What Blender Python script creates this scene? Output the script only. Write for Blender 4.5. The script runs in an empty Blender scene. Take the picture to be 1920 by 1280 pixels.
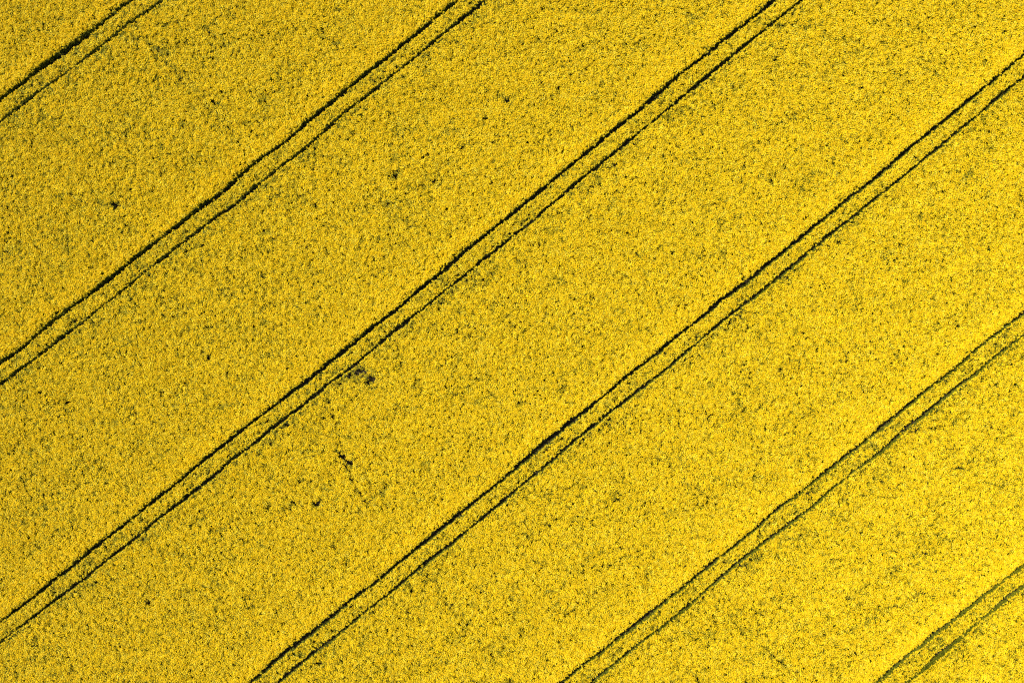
import bpy, math
import numpy as np

R = math.radians
scene = bpy.context.scene
col = scene.collection

# ------------------------------------------------------------------ camera, sky, sun, exposure
PX = 0.07                      # metres per photograph pixel (1920 wide) at the top of the crop
CANOPY = 1.20                  # height of the flowering tops
HEIGHT = 110.0                 # drone height above the crop

cam_data = bpy.data.cameras.new('camera')
cam_data.sensor_width = 36.0
cam_data.lens = 36.0 * HEIGHT / (1920 * PX)
cam_data.clip_start = 1.0
cam_data.clip_end = 6000.0
cam = bpy.data.objects.new('camera', cam_data)
cam.location = (0, 0, CANOPY + HEIGHT)
col.objects.link(cam)
scene.camera = cam

SUN_EL, SUN_AZ = 50.0, 292.0   # azimuth clockwise from the top of the picture
world = bpy.data.worlds.new('World')
scene.world = world
world.use_nodes = True
wn = world.node_tree
wn.nodes.clear()
sky = wn.nodes.new('ShaderNodeTexSky')
sky.sky_type = 'NISHITA'
sky.sun_disc = False
sky.sun_elevation = R(SUN_EL)
sky.sun_rotation = R(SUN_AZ)
bg = wn.nodes.new('ShaderNodeBackground')
bg.inputs['Strength'].default_value = 0.10
wo = wn.nodes.new('ShaderNodeOutputWorld')
wn.links.new(sky.outputs[0], bg.inputs[0])
wn.links.new(bg.outputs[0], wo.inputs[0])

sun_data = bpy.data.lights.new('sun', 'SUN')
sun_data.energy = 4.4
sun_data.angle = R(0.5)
sun_data.color = (1.0, 0.96, 0.88)
sun = bpy.data.objects.new('sun', sun_data)
sun.location = (-80, 30, 110)
sun.rotation_euler = (R(90 - SUN_EL), 0, R(180 - SUN_AZ))
col.objects.link(sun)

vs = scene.view_settings
vs.view_transform = 'Standard'
vs.look = 'None'
vs.exposure = 1.15
vs.gamma = 1.0
vs.use_curve_mapping = False
scene.cycles.use_denoising = False
scene.cycles.filter_width = 1.3
scene.cycles.use_adaptive_sampling = True
scene.cycles.adaptive_threshold = 0.03
scene.cycles.max_bounces = 3
scene.cycles.diffuse_bounces = 2
scene.cycles.glossy_bounces = 1
scene.cycles.transmission_bounces = 2
scene.cycles.caustics_reflective = False
scene.cycles.caustics_refractive = False

rng = np.random.default_rng(11)

# ------------------------------------------------------------------ helpers
def tag(o, label, cat, group=None, kind=None):
    o['label'] = label
    o['category'] = cat
    if group: o['group'] = group
    if kind: o['kind'] = kind
    return o

def mesh_obj(name, verts, faces, mats, parent=None, mat_idx=None, link=True):
    me = bpy.data.meshes.new(name)
    me.from_pydata([tuple(v) for v in verts], [], [tuple(f) for f in faces])
    for m in mats: me.materials.append(m)
    if mat_idx is not None:
        me.polygons.foreach_set('material_index', np.asarray(mat_idx, dtype=np.int32))
    o = bpy.data.objects.new(name, me)
    if link: col.objects.link(o)
    if parent: o.parent = parent
    return o

def vnoise(x, y, scale, seed):
    """smooth value noise in 0..1, feature size `scale` metres"""
    g = np.random.default_rng(seed).random((512, 512))
    u, v = x / scale, y / scale
    i, j = np.floor(u).astype(int), np.floor(v).astype(int)
    fu, fv = u - i, v - j
    fu, fv = fu * fu * (3 - 2 * fu), fv * fv * (3 - 2 * fv)
    a, b = g[i % 512, j % 512], g[(i + 1) % 512, j % 512]
    c, d = g[i % 512, (j + 1) % 512], g[(i + 1) % 512, (j + 1) % 512]
    return (a * (1 - fu) + b * fu) * (1 - fv) + (c * (1 - fu) + d * fu) * fv

def px(p):
    return ((p[0] - 960) * PX, (640 - p[1]) * PX)

# ------------------------------------------------------------------ materials
def new_mat(name):
    m = bpy.data.materials.new(name)
    m.use_nodes = True
    nt = m.node_tree
    nt.nodes.clear()
    return m, nt, nt.nodes.new('ShaderNodeOutputMaterial')

def plant_mat(name, stops, trans, trans_col, rough, spec):
    """diffuse plus light shining through; colour varies per piece (attribute) and per plant"""
    m, nt, out = new_mat(name)
    N, L = nt.nodes, nt.links
    at = N.new('ShaderNodeAttribute'); at.attribute_name = 'tint'
    oi = N.new('ShaderNodeObjectInfo')
    mx = N.new('ShaderNodeMath'); mx.operation = 'MULTIPLY_ADD'
    L.new(oi.outputs['Random'], mx.inputs[0]); mx.inputs[1].default_value = 0.4
    ml = N.new('ShaderNodeMath'); ml.operation = 'MULTIPLY'
    L.new(at.outputs['Fac'], ml.inputs[0]); ml.inputs[1].default_value = 0.6
    L.new(ml.outputs[0], mx.inputs[2])
    cr = N.new('ShaderNodeValToRGB')
    el = cr.color_ramp.elements
    while len(el) < len(stops): el.new(0.5)
    for e, (p, c) in zip(el, stops):
        e.position = p; e.color = (*c, 1)
    L.new(mx.outputs[0], cr.inputs[0])
    bs = N.new('ShaderNodeBsdfPrincipled')
    bs.inputs['Roughness'].default_value = rough
    bs.inputs['Specular IOR Level'].default_value = spec
    L.new(cr.outputs[0], bs.inputs['Base Color'])
    tr = N.new('ShaderNodeBsdfTranslucent')
    tc = N.new('ShaderNodeMix'); tc.data_type = 'RGBA'; tc.blend_type = 'MULTIPLY'
    tc.inputs[0].default_value = 1.0
    L.new(cr.outputs[0], tc.inputs[6]); tc.inputs[7].default_value = (*trans_col, 1)
    L.new(tc.outputs[2], tr.inputs['Color'])
    mix = N.new('ShaderNodeMixShader'); mix.inputs[0].default_value = trans
    L.new(bs.outputs[0], mix.inputs[1]); L.new(tr.outputs[0], mix.inputs[2])
    L.new(mix.outputs[0], out.inputs[0])
    return m

M_petal = plant_mat('rape_petals',
                    [(0.0, (0.75, 0.45, 0.001)), (0.4, (0.86, 0.585, 0.002)), (0.75, (0.89, 0.645, 0.005)), (1.0, (0.95, 0.80, 0.10))],
                    0.40, (1.0, 0.95, 0.5), 0.65, 0.12)
M_leaf = plant_mat('rape_leaves',
                   [(0.0, (0.060, 0.072, 0.003)), (0.5, (0.105, 0.115, 0.004)), (1.0, (0.20, 0.185, 0.006))],
                   0.25, (1.0, 1.0, 0.4), 0.55, 0.15)
M_bud = plant_mat('rape_buds',
                  [(0.0, (0.20, 0.22, 0.015)), (1.0, (0.45, 0.38, 0.02))],
                  0.2, (1.0, 1.0, 0.5), 0.6, 0.25)

def soil_mat(name, c0, c1, bump):
    m, nt, out = new_mat(name)
    N, L = nt.nodes, nt.links
    tc = N.new('ShaderNodeTexCoord')
    n1 = N.new('ShaderNodeTexNoise'); n1.inputs['Scale'].default_value = 1.3; n1.inputs['Detail'].default_value = 8
    n2 = N.new('ShaderNodeTexNoise'); n2.inputs['Scale'].default_value = 14; n2.inputs['Detail'].default_value = 6
    L.new(tc.outputs['Object'], n1.inputs['Vector']); L.new(tc.outputs['Object'], n2.inputs['Vector'])
    cr = N.new('ShaderNodeValToRGB')
    cr.color_ramp.elements[0].position = 0.3; cr.color_ramp.elements[0].color = (*c0, 1)
    cr.color_ramp.elements[1].position = 0.7; cr.color_ramp.elements[1].color = (*c1, 1)
    L.new(n1.outputs['Fac'], cr.inputs[0])
    bp = N.new('ShaderNodeBump'); bp.inputs['Strength'].default_value = bump; bp.inputs['Distance'].default_value = 0.05
    L.new(n2.outputs['Fac'], bp.inputs['Height'])
    bs = N.new('ShaderNodeBsdfPrincipled')
    bs.inputs['Roughness'].default_value = 0.95; bs.inputs['Specular IOR Level'].default_value = 0.1
    L.new(cr.outputs[0], bs.inputs['Base Color']); L.new(bp.outputs[0], bs.inputs['Normal'])
    L.new(bs.outputs[0], out.inputs[0])
    return m

M_soil = soil_mat('field_soil', (0.018, 0.013, 0.005), (0.036, 0.026, 0.011), 0.8)
M_rut = soil_mat('packed_soil', (0.022, 0.016, 0.007), (0.042, 0.031, 0.015), 0.6)

def far_field_mat():
    m, nt, out = new_mat('far_rape_crop')
    N, L = nt.nodes, nt.links
    tc = N.new('ShaderNodeTexCoord')
    n1 = N.new('ShaderNodeTexNoise'); n1.inputs['Scale'].default_value = 3.0; n1.inputs['Detail'].default_value = 10
    L.new(tc.outputs['Object'], n1.inputs['Vector'])
    cr = N.new('ShaderNodeValToRGB')
    e = cr.color_ramp.elements
    e[0].position = 0.36; e[0].color = (0.10, 0.10, 0.01, 1)
    e[1].position = 0.52; e[1].color = (0.62, 0.45, 0.006, 1)
    L.new(n1.outputs['Fac'], cr.inputs[0])
    bp = N.new('ShaderNodeBump'); bp.inputs['Strength'].default_value = 1.0; bp.inputs['Distance'].default_value = 0.2
    L.new(n1.outputs['Fac'], bp.inputs['Height'])
    bs = N.new('ShaderNodeBsdfPrincipled'); bs.inputs['Roughness'].default_value = 0.8
    bs.inputs['Specular IOR Level'].default_value = 0.1
    L.new(cr.outputs[0], bs.inputs['Base Color']); L.new(bp.outputs[0], bs.inputs['Normal'])
    L.new(bs.outputs[0], out.inputs[0])
    return m
M_far = far_field_mat()

# ------------------------------------------------------------------ tramlines, traced on the crop (photograph pixels)
T = {}
T['1U'] = [(0,184),(32,162),(57,142),(82,124),(105,106),(125,91),(150,75),(175,54),(192,42),(212,26),(230,9),(242,0)]
T['1L'] = [(0,227),(25,207),(47,190),(70,172),(92,155),(112,144),(130,130),(147,114),(165,102),(185,89),(202,76),(225,56),(245,42),(265,26),(282,12),(300,0)]
T['2U'] = [(0,680),(20,667),(35,655),(57,637),(80,617),(107,596),(130,580),(150,564),(175,545),(200,526),(217,514),(235,498),(262,478),(275,467),(295,450),(315,434),(335,420),(362,401),(385,382),(405,367),(425,352),(445,335),(462,320),(482,302),(502,286),(525,270),(545,254),(567,235),(587,217),(610,200),(630,183),(650,168),(667,152),(687,136),(710,119),(730,101),(750,86),(767,72),(787,56),(807,38),(830,22),(847,9),(860,0)]
T['2L'] = [(0,719),(25,702),(47,685),(67,670),(85,656),(107,637),(130,620),(155,602),(180,585),(200,568),(220,551),(240,536),(257,520),(275,505),(297,490),(317,474),(337,457),(355,444),(377,427),(400,410),(425,391),(447,375),(470,356),(485,344),(507,328),(520,316),(542,300),(565,284),(587,265),(605,247),(627,227),(650,209),(667,194),(690,177),(710,160),(730,144),(750,129),(770,111),(790,94),(812,77),(832,61),(852,45),(870,30),(890,15),(907,0)]
T['3U'] = [(0,1164),(22,1149),(47,1130),(70,1112),(92,1094),(112,1077),(135,1060),(155,1044),(175,1027),(197,1009),(217,994),(237,978),(265,956),(292,935),(317,916),(337,900),(357,882),(377,866),(397,851),(420,834),(440,816),(462,799),(480,785),(505,765),(530,747),(547,732),(572,715),(592,700),(615,681),(635,665),(655,651),(672,637),(692,620),(717,600),(740,582),(760,564),(780,547),(802,531),(825,512),(842,497),(860,481),(877,466),(900,450),(920,432),(942,415),(960,401),(980,384),(1002,366),(1025,347),(1045,331),(1060,318),(1082,300),(1105,282),(1125,266),(1145,248),(1167,231),(1190,213),(1210,196),(1230,179),(1252,161),(1272,144),(1292,127),(1312,111),(1332,97),(1352,80),(1372,63),(1395,45),(1417,29),(1439,11),(1452,0)]
T['3L'] = [(0,1205),(20,1187),(42,1171),(65,1155),(87,1137),(110,1120),(132,1102),(155,1085),(175,1069),(195,1053),(215,1037),(235,1021),(257,1004),(277,987),(297,972),(320,955),(345,935),(367,917),(390,899),(415,879),(435,862),(457,845),(480,827),(505,806),(530,788),(552,771),(575,752),(595,735),(617,717),(642,701),(660,686),(680,670),(700,654),(717,638),(737,622),(757,607),(777,591),(797,575),(817,558),(835,542),(855,527),(872,514),(892,497),(915,480),(935,463),(955,446),(965,438),(987,421),(1010,403),(1032,385),(1052,369),(1072,352),(1092,335),(1113,317),(1137,298),(1160,279),(1182,260),(1205,242),(1227,224),(1247,207),(1265,192),(1287,174),(1310,155),(1332,138),(1352,122),(1370,107),(1390,90),(1410,74),(1427,61),(1440,50),(1462,33),(1482,18),(1505,0)]
T['4U'] = [(480,1270),(502,1250),(525,1231),(547,1214),(570,1196),(592,1179),(615,1160),(637,1142),(660,1125),(682,1107),(705,1090),(727,1072),(750,1055),(770,1037),(790,1021),(812,1004),(835,986),(855,971),(880,951),(905,930),(927,910),(950,890),(960,881),(980,866),(1002,849),(1022,831),(1045,812),(1065,796),(1087,780),(1110,763),(1130,744),(1150,727),(1172,709),(1195,691),(1220,672),(1242,655),(1267,634),(1290,615),(1312,597),(1335,579),(1357,561),(1380,542),(1402,525),(1425,507),(1440,495),(1462,476),(1485,460),(1507,442),(1530,421),(1552,402),(1575,385),(1597,367),(1620,350),(1640,335),(1665,314),(1687,295),(1710,276),(1730,259),(1752,241),(1775,222),(1795,206),(1815,190),(1840,170),(1865,150),(1890,129),(1919,106)]
T['4L'] = [(525,1277),(547,1257),(572,1237),(595,1219),(617,1201),(640,1182),(662,1165),(680,1150),(700,1134),(720,1119),(740,1104),(757,1090),(777,1073),(800,1054),(822,1037),(845,1020),(865,1004),(885,988),(905,974),(927,955),(945,938),(960,925),(982,907),(1002,890),(1022,873),(1042,856),(1067,836),(1085,821),(1107,803),(1127,787),(1147,772),(1167,756),(1190,739),(1210,722),(1230,706),(1250,691),(1270,675),(1292,657),(1313,639),(1337,619),(1360,600),(1382,582),(1402,566),(1422,550),(1440,536),(1462,517),(1485,498),(1507,479),(1530,461),(1550,445),(1570,430),(1592,412),(1612,396),(1632,379),(1652,364),(1675,346),(1695,331),(1713,315),(1737,295),(1760,277),(1780,261),(1802,243),(1827,222),(1850,203),(1870,186),(1890,170),(1919,146)]
T['5U'] = [(1060,1277),(1082,1259),(1105,1240),(1127,1223),(1147,1208),(1167,1192),(1187,1177),(1207,1161),(1227,1144),(1250,1126),(1272,1109),(1295,1091),(1317,1073),(1337,1056),(1357,1041),(1377,1025),(1400,1006),(1420,990),(1440,974),(1457,957),(1480,939),(1502,921),(1527,902),(1550,884),(1572,867),(1595,850),(1615,835),(1635,819),(1655,801),(1677,784),(1697,767),(1717,750),(1740,732),(1762,714),(1782,697),(1805,680),(1825,662),(1850,642),(1860,634),(1880,617),(1902,601),(1919,590)]
T['5L'] = [(1115,1276),(1137,1257),(1160,1240),(1180,1224),(1200,1207),(1222,1189),(1245,1171),(1267,1154),(1290,1136),(1310,1120),(1332,1101),(1352,1085),(1372,1067),(1392,1050),(1412,1034),(1432,1018),(1442,1012),(1462,996),(1482,982),(1502,967),(1517,954),(1540,935),(1562,917),(1582,901),(1602,885),(1625,867),(1645,852),(1665,836),(1687,817),(1707,800),(1727,783),(1750,765),(1770,748),(1790,732),(1810,716),(1832,699),(1852,681),(1875,662),(1897,646),(1919,630)]
T['6U'] = [(1650,1276),(1672,1258),(1692,1241),(1715,1223),(1737,1205),(1760,1187),(1782,1169),(1805,1151),(1827,1133),(1850,1115),(1870,1099),(1890,1083),(1915,1064)]
T['6L'] = [(1705,1275),(1725,1259),(1747,1240),(1767,1223),(1790,1205),(1812,1187),(1832,1170),(1855,1151),(1877,1133),(1897,1117),(1919,1100)]

ANG = R(38.6)
DIR = np.array([math.cos(ANG), math.sin(ANG)])        # along the tramlines, up and to the right
NRM = np.array([math.sin(ANG), -math.cos(ANG)])       # across them, down and to the right
KEYS = ['1U', '1L', '2U', '2L', '3U', '3L', '4U', '4L', '5U', '5L', '6U', '6L']
SLOPE = {'1': 37.6, '2': 38.2, '3': 38.6, '4': 38.9, '5': 38.8, '6': 39.2}
S_GRID = np.arange(-190, 190, 0.5)
track_n, track_w = {}, {}
for k in KEYS:
    p = np.array([px(q) for q in T[k]])
    s, n = p @ DIR, p @ NRM
    o = np.argsort(s); s, n = s[o], n[o]
    sl = -math.tan(R(SLOPE[k[0]]) - ANG)
    nn = np.interp(S_GRID, s, n)
    lo, hi = S_GRID < s[0], S_GRID > s[-1]
    wob = (vnoise(S_GRID, S_GRID * 0 + 3.3, 9.0, 40 + KEYS.index(k)) - 0.5) * 0.5
    wob0, wob1 = np.interp(s[0], S_GRID, wob), np.interp(s[-1], S_GRID, wob)
    nn[lo] = n[0] + (S_GRID[lo] - s[0]) * sl + wob[lo] - wob0
    nn[hi] = n[-1] + (S_GRID[hi] - s[-1]) * sl + wob[hi] - wob1
    kx = np.arange(-12, 13) * 0.5
    kern = np.exp(-(kx / 1.7) ** 2); kern /= kern.sum()
    nn = np.convolve(np.pad(nn, 12, mode='edge'), kern, mode='valid')
    track_n[k] = nn
    z = S_GRID * 0 + KEYS.index(k) * 7.7
    w = 0.31 + 0.12 * (vnoise(S_GRID, z, 5.0, 61) - 0.5) + 0.09 * (vnoise(S_GRID, z, 1.1, 62) - 0.5)
    w += (0.02 if k[1] == 'U' else -0.02)
    track_w[k] = w

def bump_width(k, p0, p1, add):
    s0, s1 = np.dot(px(p0), DIR), np.dot(px(p1), DIR)
    m, h = (s0 + s1) / 2, abs(s1 - s0) / 2
    track_w[k] += 0.7 * add * np.exp(-((S_GRID - m) / h) ** 2)
bump_width('2U', (370, 395), (440, 340), 0.14)
bump_width('2U', (0, 680), (60, 640), 0.10)
bump_width('4U', (985, 860), (1110, 765), 0.14)
bump_width('4U', (1270, 630), (1440, 495), 0.12)
bump_width('4U', (480, 1270), (600, 1170), 0.12)
bump_width('4U', (1440, 495), (1560, 400), 0.10)
bump_width('4U', (1700, 285), (1919, 106), 0.08)
bump_width('1U', (40, 160), (200, 35), 0.12)
bump_width('2L', (380, 425), (440, 380), 0.12)
bump_width('2L', (690, 177), (770, 111), 0.10)
bump_width('5U', (1640, 815), (1680, 785), 0.15)

# ------------------------------------------------------------------ thin and bare places in the crop (photograph pixels: x, y, radius, strength)
SPOTS = [(640,857,7,1),(655,870,9,1),(625,870,7,.6),(720,915,5,.95),(703,930,6,.4),(735,905,6,.4),(500,951,7,.95),(535,952,6,.7),
 (552,943,7,.95),(562,939,5,.8),(595,945,8,1),(605,938,6,.8),(588,925,6,.6),(668,698,24,.8),(690,714,17,.75),(640,712,15,.65),(715,735,18,.4),(612,716,10,.6),
 (610,760,14,.5),(560,800,14,.35),(275,1130,8,1),(267,1122,6,.6),(400,995,7,.7),(135,1258,7,.7),(126,1233,5,.7),(1620,165,5,1),
 (1682,146,8,.55),(1655,142,9,.45),(1645,41,6,.6),(1500,90,7,.45),(1525,85,7,.45),(953,186,7,.95),(910,222,7,.85),(905,213,6,.4),
 (945,180,6,.6),(745,213,9,.4),(700,53,8,.5),(590,85,10,.4),(615,82,8,.45),(485,105,7,.5),(1195,18,8,.6),(1000,83,6,.6),(1060,100,8,.4),
 (1122,190,8,.6),(1140,130,7,.4),(1050,207,9,.4),(742,330,9,.95),(749,323,6,.7),(790,347,6,.75),(812,340,7,.75),(594,386,7,.85),(588,378,7,.5),
 (562,371,5,.7),(722,372,11,.5),(495,517,8,.75),(680,430,12,.45),(805,365,5,.6),(617,424,7,.6),(760,460,9,.4),(1182,425,7,.55),(1175,524,10,.6),
 (1215,510,11,.4),(1090,580,7,.5),(1100,582,6,.5),(1240,465,8,.5),(1190,445,7,.4),(990,440,7,.4),(215,383,9,.85),(222,378,6,.6),(180,365,9,.5),
 (110,385,8,.5),(20,330,9,.5),(52,560,9,.4),(435,555,5,.65),(400,520,7,.5),(455,490,6,.5),(135,510,8,.5),(128,405,6,.5),(150,372,9,.4),
 (122,752,6,.95),(390,672,8,.75),(381,668,6,.5),(315,695,7,.6),(205,730,9,.5),(172,748,9,.45),(240,668,8,.5),(30,735,9,.4),(83,900,7,.65),
 (330,815,8,.5),(155,800,7,.4),(240,803,6,.5),(190,880,9,.4),(350,720,7,.5),(405,48,7,.6),(375,92,9,.5),(350,85,7,.45),(432,242,6,.85),
 (362,200,10,.6),(350,275,6,.6),(255,280,8,.6),(115,267,6,.6),(148,240,8,.45),(92,295,10,.5),(435,280,6,.6),(350,172,9,.5),(345,140,7,.5),
 (975,755,8,.6),(982,742,7,.4),(1345,800,9,.4),(1310,787,7,.5),(1410,815,7,.5),(1063,1100,10,.6),(1035,1110,9,.5),(1003,1255,18,.45),
 (1090,1055,7,.5),(1162,1055,5,.5),(1190,983,5,.6),(1772,358,6,.9),(1670,507,7,.55),(1715,472,11,.5),(1688,460,6,.75),(1600,538,7,.5),
 (1640,443,5,.55),(1605,655,7,.6),(1577,700,7,.55),(1465,700,6,.5),(1630,730,7,.5),(1690,680,7,.4),(1592,1124,7,.85),(1615,1132,7,.75),
 (1655,1017,8,.6),(1735,1038,7,.65),(1600,1223,5,.75),(1540,1090,14,.35),(1880,1050,9,.5),(1300,1050,9,.4),(60,1030,12,.4),(1420,1180,10,.45),
 (1455,1205,9,.45),(930,1225,10,.4),(860,1150,9,.4),(755,1130,14,.35),(700,1140,12,.45),(475,1015,8,.5),(1170,520,6,.6),(870,520,9,.5)]
LINES = [([(225,72),(268,74),(302,100),(340,148),(375,186),(418,226),(436,250)], 8, .55),
 ([(310,112),(352,146),(392,182),(432,214)], 6, .45),
 ([(605,722),(625,780),(640,835),(657,885),(672,922),(688,942)], 6, .5),
 ([(655,893),(672,924),(686,942)], 4, .8), ([(688,895),(698,915),(704,930)], 4, .65), ([(703,932),(736,904)], 3, .65),
 ([(625,868),(650,862)], 4, .65), ([(535,953),(600,938)], 5, .5),
 ([(815,1085),(850,1140),(890,1195),(935,1245)], 8, .5), ([(1360,1150),(1400,1190),(1440,1222),(1500,1262)], 8, .5),
 ([(1385,1130),(1425,1172),(1450,1210)], 6, .4), ([(700,905),(730,960),(765,1010)], 7, .2)]

def seg_dist(x, y, a, b):
    ax, ay = px(a); bx_, by_ = px(b)
    dx, dy = bx_ - ax, by_ - ay
    t = np.clip(((x - ax) * dx + (y - ay) * dy) / (dx * dx + dy * dy), 0, 1)
    return np.hypot(x - ax - t * dx, y - ay - t * dy)

def thinning(x, y):
    """0 = full crop, 1 = bare"""
    th = np.zeros_like(x)
    for (sx, sy, r, st) in SPOTS:
        cx, cy = px((sx, sy)); r *= PX
        r *= 0.85; st = st if st > .6 else st * .75
        near = (np.abs(x - cx) < 3 * r) & (np.abs(y - cy) < 3 * r)
        d = np.hypot(x[near] - cx, y[near] - cy) / r
        th[near] = np.maximum(th[near], st * np.exp(-(d ** 2.5) * 0.7))
    for pts, w, st in LINES:
        d = np.full_like(x, 1e9)
        for a, b in zip(pts[:-1], pts[1:]):
            d = np.minimum(d, seg_dist(x, y, a, b))
        th = np.maximum(th, st * np.exp(-(d / (w * PX * 0.85)) ** 2))
    return th

# ------------------------------------------------------------------ ground
G = 2500.0
ground = mesh_obj('ground', [(-G, -G, 0), (G, -G, 0), (G, G, 0), (-G, G, 0)], [(0, 1, 2, 3)], [M_soil])
tag(ground, 'dark brown soil under the flowering rapeseed crop', 'soil', kind='structure')

ORD = ['first', 'second', 'third', 'fourth', 'fifth', 'sixth']
HALF_S = 118.0
for k in KEYS:                                   # the wheel tracks: packed ruts with raised shoulders and tyre lugs
    sel = np.where(np.abs(S_GRID) <= 150)[0]
    prof = [(-0.46, 0.006), (-0.34, 0.055), (-0.25, 0.030), (-0.12, 0.010), (0.0, 0.022), (0.12, 0.010), (0.25, 0.030), (0.34, 0.055), (0.46, 0.006)]
    V, F = [], []
    for r_, i in enumerate(sel):
        for q, (a, z) in enumerate(prof):
            lug = 0.012 * ((i + q) % 2) if 1 < q < 7 else 0.0
            p = DIR * S_GRID[i] + NRM * (track_n[k][i] + a)
            V.append((p[0], p[1], z + lug))
    m = len(prof)
    for r_ in range(len(sel) - 1):
        for q in range(m - 1):
            F.append((r_ * m + q, r_ * m + q + 1, (r_ + 1) * m + q + 1, (r_ + 1) * m + q))
    o = mesh_obj('wheel_track', V, F, [M_rut])
    side = 'upper left' if k[1] == 'U' else 'lower right'
    tag(o, f'{side} dark wheel track of the {ORD[int(k[0]) - 1]} tramline from the upper left corner', 'wheel track',
        'wheel tracks of the tramlines', 'structure')

# ------------------------------------------------------------------ rapeseed plant shapes
class PlantMesh:
    def __init__(self): self.v, self.f, self.m, self.t = [], [], [], []
    def quad(self, c, u, w, mat, tint):
        i = len(self.v)
        self.v += [c - u - w, c + u - w, c + u + w, c - u + w]
        self.f.append((i, i + 1, i + 2, i + 3)); self.m.append(mat); self.t.append(tint)
    def blade(self, a, b, wid, up, mat, tint):
        """a leaf or stem face from a to b, folded along the middle"""
        d = b - a; side = np.cross(d, up); L = np.linalg.norm(side)
        side = side / L * wid if L > 1e-6 else np.array([wid, 0, 0])
        i = len(self.v); mid = (a + b) / 2 + up * wid * 0.35
        self.v += [a, mid + side, b, mid - side]
        self.f += [(i, i + 1, i + 2), (i, i + 2, i + 3)]; self.m += [mat] * 2; self.t += [tint] * 2
    def stalk(self, a, b, r, mat, tint):
        i = len(self.v)
        for p, rr in ((a, r), (b, r * 0.6)):
            for q in range(3):
                an = q * 2.0944
                self.v.append(p + np.array([math.cos(an) * rr, math.sin(an) * rr, 0]))
        for q in range(3):
            self.f.append((i + q, i + (q + 1) % 3, i + 3 + (q + 1) % 3, i + 3 + q)); self.m.append(mat); self.t.append(tint)
    def build(self, name, mats, link=False):
        o = mesh_obj(name, self.v, self.f, mats, mat_idx=self.m, link=link)
        at = o.data.attributes.new('tint', 'FLOAT', 'FACE')
        at.data.foreach_set('value', np.asarray(self.t, dtype=np.float32))
        return o

def unit(v): return v / np.linalg.norm(v)

def raceme(pm, top, r, g, full):
    """a flower head: a ring of open four-petalled flowers round a tip of buds"""
    tint = g.random()
    n = int(round(6 * full))
    for q in range(n):
        an = q * 2.39996 + g.random() * 0.8
        rad = r * math.sqrt((q + 0.6) / max(n, 1))
        c = top + np.array([math.cos(an) * rad, math.sin(an) * rad, -0.9 * rad + g.uniform(-0.012, 0.012)])
        out = np.array([math.cos(an), math.sin(an), 0])
        nrm = unit(np.array([0, 0, 1.0]) + out * (0.25 + 0.9 * rad / r) + g.normal(0, 0.28, 3))
        u = unit(np.cross(nrm, [math.sin(an * 3), math.cos(an * 3), 0.2])); w = np.cross(nrm, u)
        sz = r * g.uniform(0.42, 0.58)
        pm.quad(c, u * sz, w * sz, 0, min(1, max(0, tint + g.normal(0, 0.25))))
    pm.quad(top + np.array([0, 0, 0.012]), np.array([r * 0.22, 0, 0]), np.array([0, r * 0.22, 0.004]), 2, g.random())

def plant(seed, spread, nhead, full, hgt, rmin, rmax, parts=None, nleaf=2):
    g = np.random.default_rng(seed)
    pm = PlantMesh() if parts is None else parts[0]
    pg = pm if parts is None else parts[1]
    base = np.zeros(3)
    fork = np.array([g.normal(0, .02), g.normal(0, .02), hgt * 0.45])
    pg.stalk(base, fork, 0.011, 1, g.random())
    for q in range(nhead):
        an = q * 2.39996 + g.random()
        rad = spread * math.sqrt((q + 0.3) / nhead)
        top = np.array([math.cos(an) * rad, math.sin(an) * rad, hgt * (1.0 - 0.06 * (rad / spread) ** 2) + g.normal(0, 0.045)])
        if g.random() < 0.15: top[2] -= g.uniform(0.06, 0.18)
        pg.stalk(fork + (g.random(3) - .5) * 0.05, top, 0.007, 1, g.random())
        raceme(pm, top, g.uniform(rmin, rmax), g, full * g.uniform(0.75, 1.15))
        k = nleaf                                    # small upper leaves and young pods below each head
        for _ in range(k):
            t = g.uniform(0.5, 0.9)
            a = fork * (1 - t) + top * t
            an2 = g.random() * 6.283
            b = a + np.array([math.cos(an2), math.sin(an2), g.uniform(-0.2, 0.5)]) * g.uniform(0.07, 0.13)
            pg.blade(a, b, 0.026, np.array([0, 0, 1.0]), 1, g.random())
    for q in range(6):                               # broad lower leaves
        an = q * 2.39996 + g.random()
        z = hgt * g.uniform(0.15, 0.55)
        a = np.array([0, 0, z])
        b = a + np.array([math.cos(an), math.sin(an), g.uniform(-0.3, 0.3)]) * g.uniform(0.16, 0.32)
        pg.blade(a, b, 0.055, np.array([0, 0, 1.0]), 1, g.random())
    return pm

MATS = [M_petal, M_leaf, M_bud]
protos = bpy.data.collections.new('rapeseed_shapes')     # never linked to the scene: shapes for the crop beds only
NFULL, NTHIN, NEDGE, NLOW, NSIDE = 10, 5, 3, 3, 5
for i in range(NFULL):
    o = plant(100 + i, 0.26 + 0.01 * (i % 4), 12 + i % 3, 1.0, 1.20, 0.036, 0.056).build('rapeseed_shape_%02d' % i, MATS)
    protos.objects.link(o)
for i in range(NTHIN):
    o = plant(300 + i, 0.24, 8 + i % 3, 0.55, 1.10, 0.034, 0.050, nleaf=5).build('rapeseed_shape_%02d' % (NFULL + i), MATS)
    protos.objects.link(o)
for i in range(NEDGE):
    o = plant(400 + i, 0.27, 18 + i, 1.0, 1.22, 0.038, 0.060).build('rapeseed_shape_%02d' % (NFULL + NTHIN + i), MATS)
    protos.objects.link(o)

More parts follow.
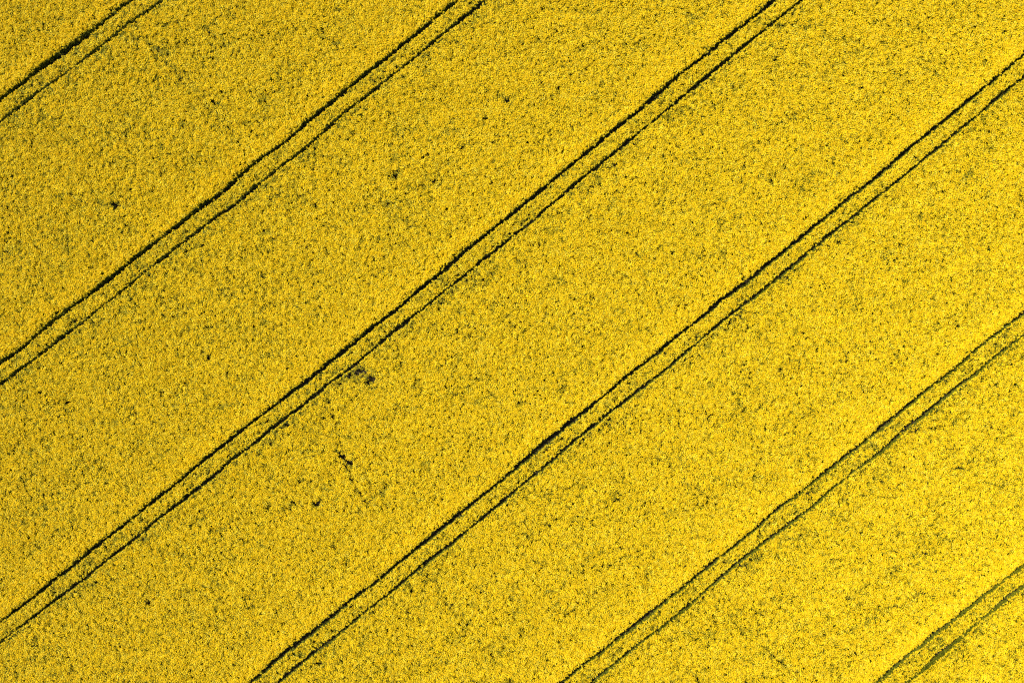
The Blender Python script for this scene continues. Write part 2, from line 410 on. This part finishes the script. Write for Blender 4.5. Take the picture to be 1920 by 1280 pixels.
for i in range(NLOW):                                    # stunted leafy plants in the wheelings
    o = plant(450 + i, 0.16, 5, 0.12, 1.1, 0.03, 0.04, nleaf=6).build('rapeseed_shape_%02d' % (NFULL + NTHIN + NEDGE + i), MATS)
    protos.objects.link(o)
for i in range(NSIDE):                                   # slim plants crowding the edge of the wheelings
    o = plant(470 + i, 0.11, 4, 0.9, 1.15, 0.034, 0.052, nleaf=3).build('rapeseed_shape_%02d' % (NFULL + NTHIN + NEDGE + NLOW + i), MATS)
    protos.objects.link(o)

# ------------------------------------------------------------------ crop points
def jitter_grid(x0, x1, y0, y1, cell):
    """rows drilled parallel to the tramlines"""
    c = np.array([((x0 + x1) / 2), ((y0 + y1) / 2)])
    rad = math.hypot(x1 - x0, y1 - y0) / 2 + 1
    a = np.arange(-rad, rad, cell)
    S, Nn = np.meshgrid(a, a)
    S = S.ravel() + (rng.random(S.size) - .5) * cell * 0.85
    Nn = Nn.ravel() + (rng.random(Nn.size) - .5) * cell * 0.8
    P = c + S[:, None] * DIR + Nn[:, None] * NRM
    ok = (P[:, 0] > x0) & (P[:, 0] < x1) & (P[:, 1] > y0) & (P[:, 1] < y1)
    return P[ok]

HX, HY, MARG, OUT = 960 * PX, 640 * PX, 8.0, 46.0
inner = jitter_grid(-HX - MARG, HX + MARG, -HY - MARG, HY + MARG, 0.30)
outer = jitter_grid(-HX - OUT, HX + OUT, -HY - OUT, HY + OUT, 0.62)
outer = outer[(np.abs(outer[:, 0]) > HX + MARG) | (np.abs(outer[:, 1]) > HY + MARG)]
edge_pts = []
for k in KEYS:
    se = np.arange(-118, 118, 0.11)
    for sd in (-1, 1):
        ss = se + rng.uniform(-.05, .05, len(se))
        nn = np.interp(ss, S_GRID, track_n[k]) + sd * (np.interp(ss, S_GRID, track_w[k]) + rng.normal(0.06, 0.075, len(se)) + 0.13 * (vnoise(ss * 1.0, ss * 0 + sd * 3.1, 0.7, 90 + KEYS.index(k)) - .5))
        edge_pts.append(ss[:, None] * DIR + nn[:, None] * NRM)
edge_pts = np.vstack(edge_pts)
edge_pts = edge_pts[(np.abs(edge_pts[:, 0]) < HX + MARG) & (np.abs(edge_pts[:, 1]) < HY + MARG)]
P = np.vstack([inner, outer, edge_pts])
coarse = np.r_[np.zeros(len(inner), bool), np.ones(len(outer), bool), np.zeros(len(edge_pts), bool)]
slim = np.r_[np.zeros(len(inner) + len(outer), bool), np.ones(len(edge_pts), bool)]
s, n = P @ DIR, P @ NRM
x, y = P[:, 0], P[:, 1]

bed = np.zeros(len(P), int)                      # 0, 2, 4 ... wide beds; 1, 3, 5 ... the strips between the wheels
gap = np.full(len(P), 1e9)                       # distance to the edge of the nearest wheel track
upper_edge = np.full(len(P), 1e9)                # distance to an upper wheel track lying down-right of the plant
lower_edge = np.full(len(P), 1e9)                # distance to a lower wheel track lying up-left of the plant
for k in KEYS:
    tn = np.interp(s, S_GRID, track_n[k]); tw = np.interp(s, S_GRID, track_w[k])
    bed += (n > tn)
    d = np.abs(n - tn) - tw
    gap = np.minimum(gap, d)
    if k[1] == 'U': upper_edge = np.where(n < tn, np.minimum(upper_edge, d), upper_edge)
    else: lower_edge = np.where(n > tn, np.minimum(lower_edge, d), lower_edge)

th = thinning(x, y)
# uneven stand: long soft streaks, metre-sized patches, and plant-sized holes
a2 = R(22); u = x * math.cos(a2) + y * math.sin(a2); v = -x * math.sin(a2) + y * math.cos(a2)
streak = vnoise(u / 2.2, v, 0.75, 5)
patch = vnoise(u / 1.5, v, 3.2, 6)
fine = vnoise(s / 1.4, n, 0.5, 7)
broad = vnoise(x, y, 26.0, 8)
stand = 0.46 * streak + 0.20 * patch + 0.34 * fine + 0.06 * broad       # about 0.2 .. 0.95
thin_p = np.clip((0.60 - stand) * 1.3, 0, 0.5)
thin_p = np.maximum(thin_p, th)
strip = bed % 2 == 1
thin_p = thin_p + np.where(strip, 0.08 + 0.25 * (vnoise(s, n, 1.5, 12) > 0.7), 0)
thin_p += 0.34 * np.exp(-np.clip(lower_edge, 0, None) / 1.1) * (0.5 + vnoise(s, n * 0, 6.0, 13))
thin_p -= 0.5 * np.exp(-np.clip(upper_edge, 0, None) / 1.3)
thin_p = np.clip(thin_p, 0.0, 1.0)

r1, r2 = rng.random(len(P)), rng.random(len(P))
keep = (gap > rng.normal(0.14, 0.03, len(P))) | (slim & (gap > -0.12))
bare = np.maximum(np.clip((th - 0.40) * 1.9, 0, 0.97), np.clip(thin_p - 0.35, 0, 0.15))
keep &= ~(r1 < bare)
low = ~keep & ~slim & (gap < 0.05) & (rng.random(len(P)) < 0.55)
keep |= low
weak = (r2 < np.clip(thin_p * 1.2, 0, 0.9))
variant = np.where(weak, NFULL + rng.integers(0, NTHIN, len(P)), rng.integers(0, NFULL, len(P)))
lush = ~weak & (rng.random(len(P)) < 0.9 * np.exp(-(np.clip(upper_edge, 0, None) / 1.8) ** 2))
variant = np.where(lush, NFULL + NTHIN + rng.integers(0, NEDGE, len(P)), variant)
hs = 1.0 + rng.normal(0, 0.055, len(P)) + 0.10 * (patch - .5) + 0.10 * (fine - .5) - 0.35 * th
variant = np.where(low, NFULL + NTHIN + NEDGE + rng.integers(0, NLOW, len(P)), variant)
variant = np.where(slim, NFULL + NTHIN + NEDGE + NLOW + rng.integers(0, NSIDE, len(P)), variant)
hs -= np.where(strip, 0.06, 0)
edge_dip = np.exp(-np.clip(gap, 0, None) / 0.25)
hs -= 0.10 * edge_dip * rng.random(len(P))
ws = np.where(coarse, 1.9, 1.0) * (1.0 + rng.normal(0, 0.10, len(P)))
ws = np.where((gap < 0.3) & ~slim, np.minimum(ws, 0.6 + gap), ws) * (1 - 0.35 * np.clip(th - .3, 0, 1))
hs = np.where(low, rng.uniform(0.2, 0.6, len(P)), hs)
# wind-leaned patches: neighbours lean alike
lx = 0.30 * (vnoise(u / 2.0, v, 2.0, 31) - .5) + rng.normal(0, 0.05, len(P))
ly = 0.30 * (vnoise(u / 2.0, v, 2.0, 32) - .5) + rng.normal(0, 0.05, len(P))
tz = rng.random(len(P)) * 6.283
rot = np.c_[np.cos(tz) * lx + np.sin(tz) * ly, -np.sin(tz) * lx + np.cos(tz) * ly, tz]

# ------------------------------------------------------------------ crop beds (uncountable plants: one object per bed)
def scatter_group():
    ng = bpy.data.node_groups.new('crop_scatter', 'GeometryNodeTree')
    ng.interface.new_socket('Geometry', in_out='INPUT', socket_type='NodeSocketGeometry')
    ng.interface.new_socket('Geometry', in_out='OUTPUT', socket_type='NodeSocketGeometry')
    N, L = ng.nodes, ng.links
    gi, go = N.new('NodeGroupInput'), N.new('NodeGroupOutput')
    ci = N.new('GeometryNodeCollectionInfo')
    ci.inputs['Collection'].default_value = protos
    ci.inputs['Separate Children'].default_value = True
    ci.inputs['Reset Children'].default_value = True
    def attr(name, typ):
        a = N.new('GeometryNodeInputNamedAttribute'); a.data_type = typ
        a.inputs['Name'].default_value = name
        return a.outputs['Attribute']
    ip = N.new('GeometryNodeInstanceOnPoints')
    ip.inputs['Pick Instance'].default_value = True
    er = N.new('FunctionNodeEulerToRotation')
    L.new(attr('turn', 'FLOAT_VECTOR'), er.inputs[0])
    L.new(gi.outputs[0], ip.inputs['Points'])
    L.new(ci.outputs[0], ip.inputs['Instance'])
    L.new(attr('variant', 'INT'), ip.inputs['Instance Index'])
    L.new(er.outputs[0], ip.inputs['Rotation'])
    L.new(attr('size', 'FLOAT_VECTOR'), ip.inputs['Scale'])
    L.new(ip.outputs[0], go.inputs[0])
    return ng
SCATTER = scatter_group()

def crop(name, idx):
    me = bpy.data.meshes.new(name)
    me.vertices.add(len(idx))
    co = np.c_[P[idx], np.full(len(idx), 0.005)].astype(np.float32)
    me.vertices.foreach_set('co', co.ravel())
    me.attributes.new('variant', 'INT', 'POINT').data.foreach_set('value', variant[idx].astype(np.int32))
    me.attributes.new('turn', 'FLOAT_VECTOR', 'POINT').data.foreach_set('vector', rot[idx].astype(np.float32).ravel())
    sc = np.c_[ws[idx], ws[idx], np.clip(hs[idx], 0.2, 1.25)].astype(np.float32)
    me.attributes.new('size', 'FLOAT_VECTOR', 'POINT').data.foreach_set('vector', sc.ravel())
    for m in MATS: me.materials.append(m)
    o = bpy.data.objects.new(name, me)
    col.objects.link(o)
    md = o.modifiers.new('plants', 'NODES'); md.node_group = SCATTER
    return o

WIDE = ['wide bed of yellow flowering rapeseed filling the upper left corner outside the first tramline',
        'wide bed of yellow rapeseed between the first and second tramlines, crossed by a faint arc',
        'wide bed of yellow rapeseed between the second and third tramlines',
        'wide bed of yellow rapeseed with small dark holes between the third and fourth tramlines',
        'wide bed of yellow rapeseed between the fourth and fifth tramlines',
        'wide bed of yellow rapeseed between the fifth and sixth tramlines',
        'wide bed of yellow rapeseed filling the lower right corner outside the sixth tramline']
for b in range(13):
    idx = np.where(keep & (bed == b))[0]
    if b % 2 == 0:
        o = crop('rapeseed_bed', idx)
        tag(o, WIDE[b // 2], 'rapeseed crop', 'wide rapeseed beds between the tramlines', 'stuff')
    else:
        o = crop('rapeseed_strip', idx)
        tag(o, f'narrow strip of yellow rapeseed between the two wheel tracks of the {ORD[b // 2]} tramline',
            'rapeseed crop', 'narrow rapeseed strips between wheel tracks', 'stuff')
print('plants', int(keep.sum()))

# the same crop farther out, beyond the ground the picture covers
a, b_, h = HX + OUT - 1, HY + OUT - 1, 1.05
V = [(-a, -b_, h), (a, -b_, h), (a, b_, h), (-a, b_, h), (-2400, -2400, h), (2400, -2400, h), (2400, 2400, h), (-2400, 2400, h)]
far = mesh_obj('field', V, [(4, 5, 1, 0), (5, 6, 2, 1), (6, 7, 3, 2), (7, 4, 0, 3)], [M_far])
tag(far, 'rest of the yellow rapeseed field beyond the beds', 'field', kind='structure')

# ------------------------------------------------------------------ single plants spilling into the wheel tracks
stray = []
for i in range(4):
    top, low = PlantMesh(), PlantMesh()
    plant(500 + i, 0.20, 9, 0.9, 1.05, 0.036, 0.056, (top, low))
    a_ = top.build('blossom_heads', MATS); b_ = low.build('leafy_stem', MATS)
    stray.append((a_.data, b_.data))
    bpy.data.objects.remove(a_); bpy.data.objects.remove(b_)
g = np.random.default_rng(77)
for ti in range(6):
    S_in = [np.dot(px(q), DIR) for k in ('U', 'L') for q in T[f'{ti + 1}{k}']]
    lo, hi = min(S_in) + 1, max(S_in) - 1
    count = max(6, int((hi - lo) / 4.5))
    for q in range(count):
        k = f'{ti + 1}' + ('U' if g.random() < .5 else 'L')
        ss = lo + (hi - lo) * (q + g.random()) / count
        tn, tw = np.interp(ss, S_GRID, track_n[k]), np.interp(ss, S_GRID, track_w[k])
        side = -1 if g.random() < .5 else 1
        p = DIR * ss + NRM * (tn + side * (tw - g.uniform(0.02, 0.16)))
        if abs(p[0]) > HX - 1 or abs(p[1]) > HY - 1: continue
        root = bpy.data.objects.new('rapeseed_plant', None)
        root.empty_display_size = 0.1
        col.objects.link(root)
        lean = -side * g.uniform(0.05, 0.22)
        root.location = (p[0], p[1], 0.03)
        root.rotation_euler = (-NRM[1] * lean, NRM[0] * lean, g.random() * 6.28)
        root.scale = (g.uniform(.8, 1.0),) * 2 + (g.uniform(.75, .98),)
        tag(root, f'yellow rapeseed plant leaning into a wheel track of the {ORD[ti]} tramline', 'rapeseed plant',
            f'plants leaning into the {ORD[ti]} tramline')
        da, db = stray[g.integers(0, 4)]
        for nm, dt in (('blossom_heads', da), ('leafy_stem', db)):
            c = bpy.data.objects.new(nm, dt); c['kind'] = 'stuff'; col.objects.link(c); c.parent = root
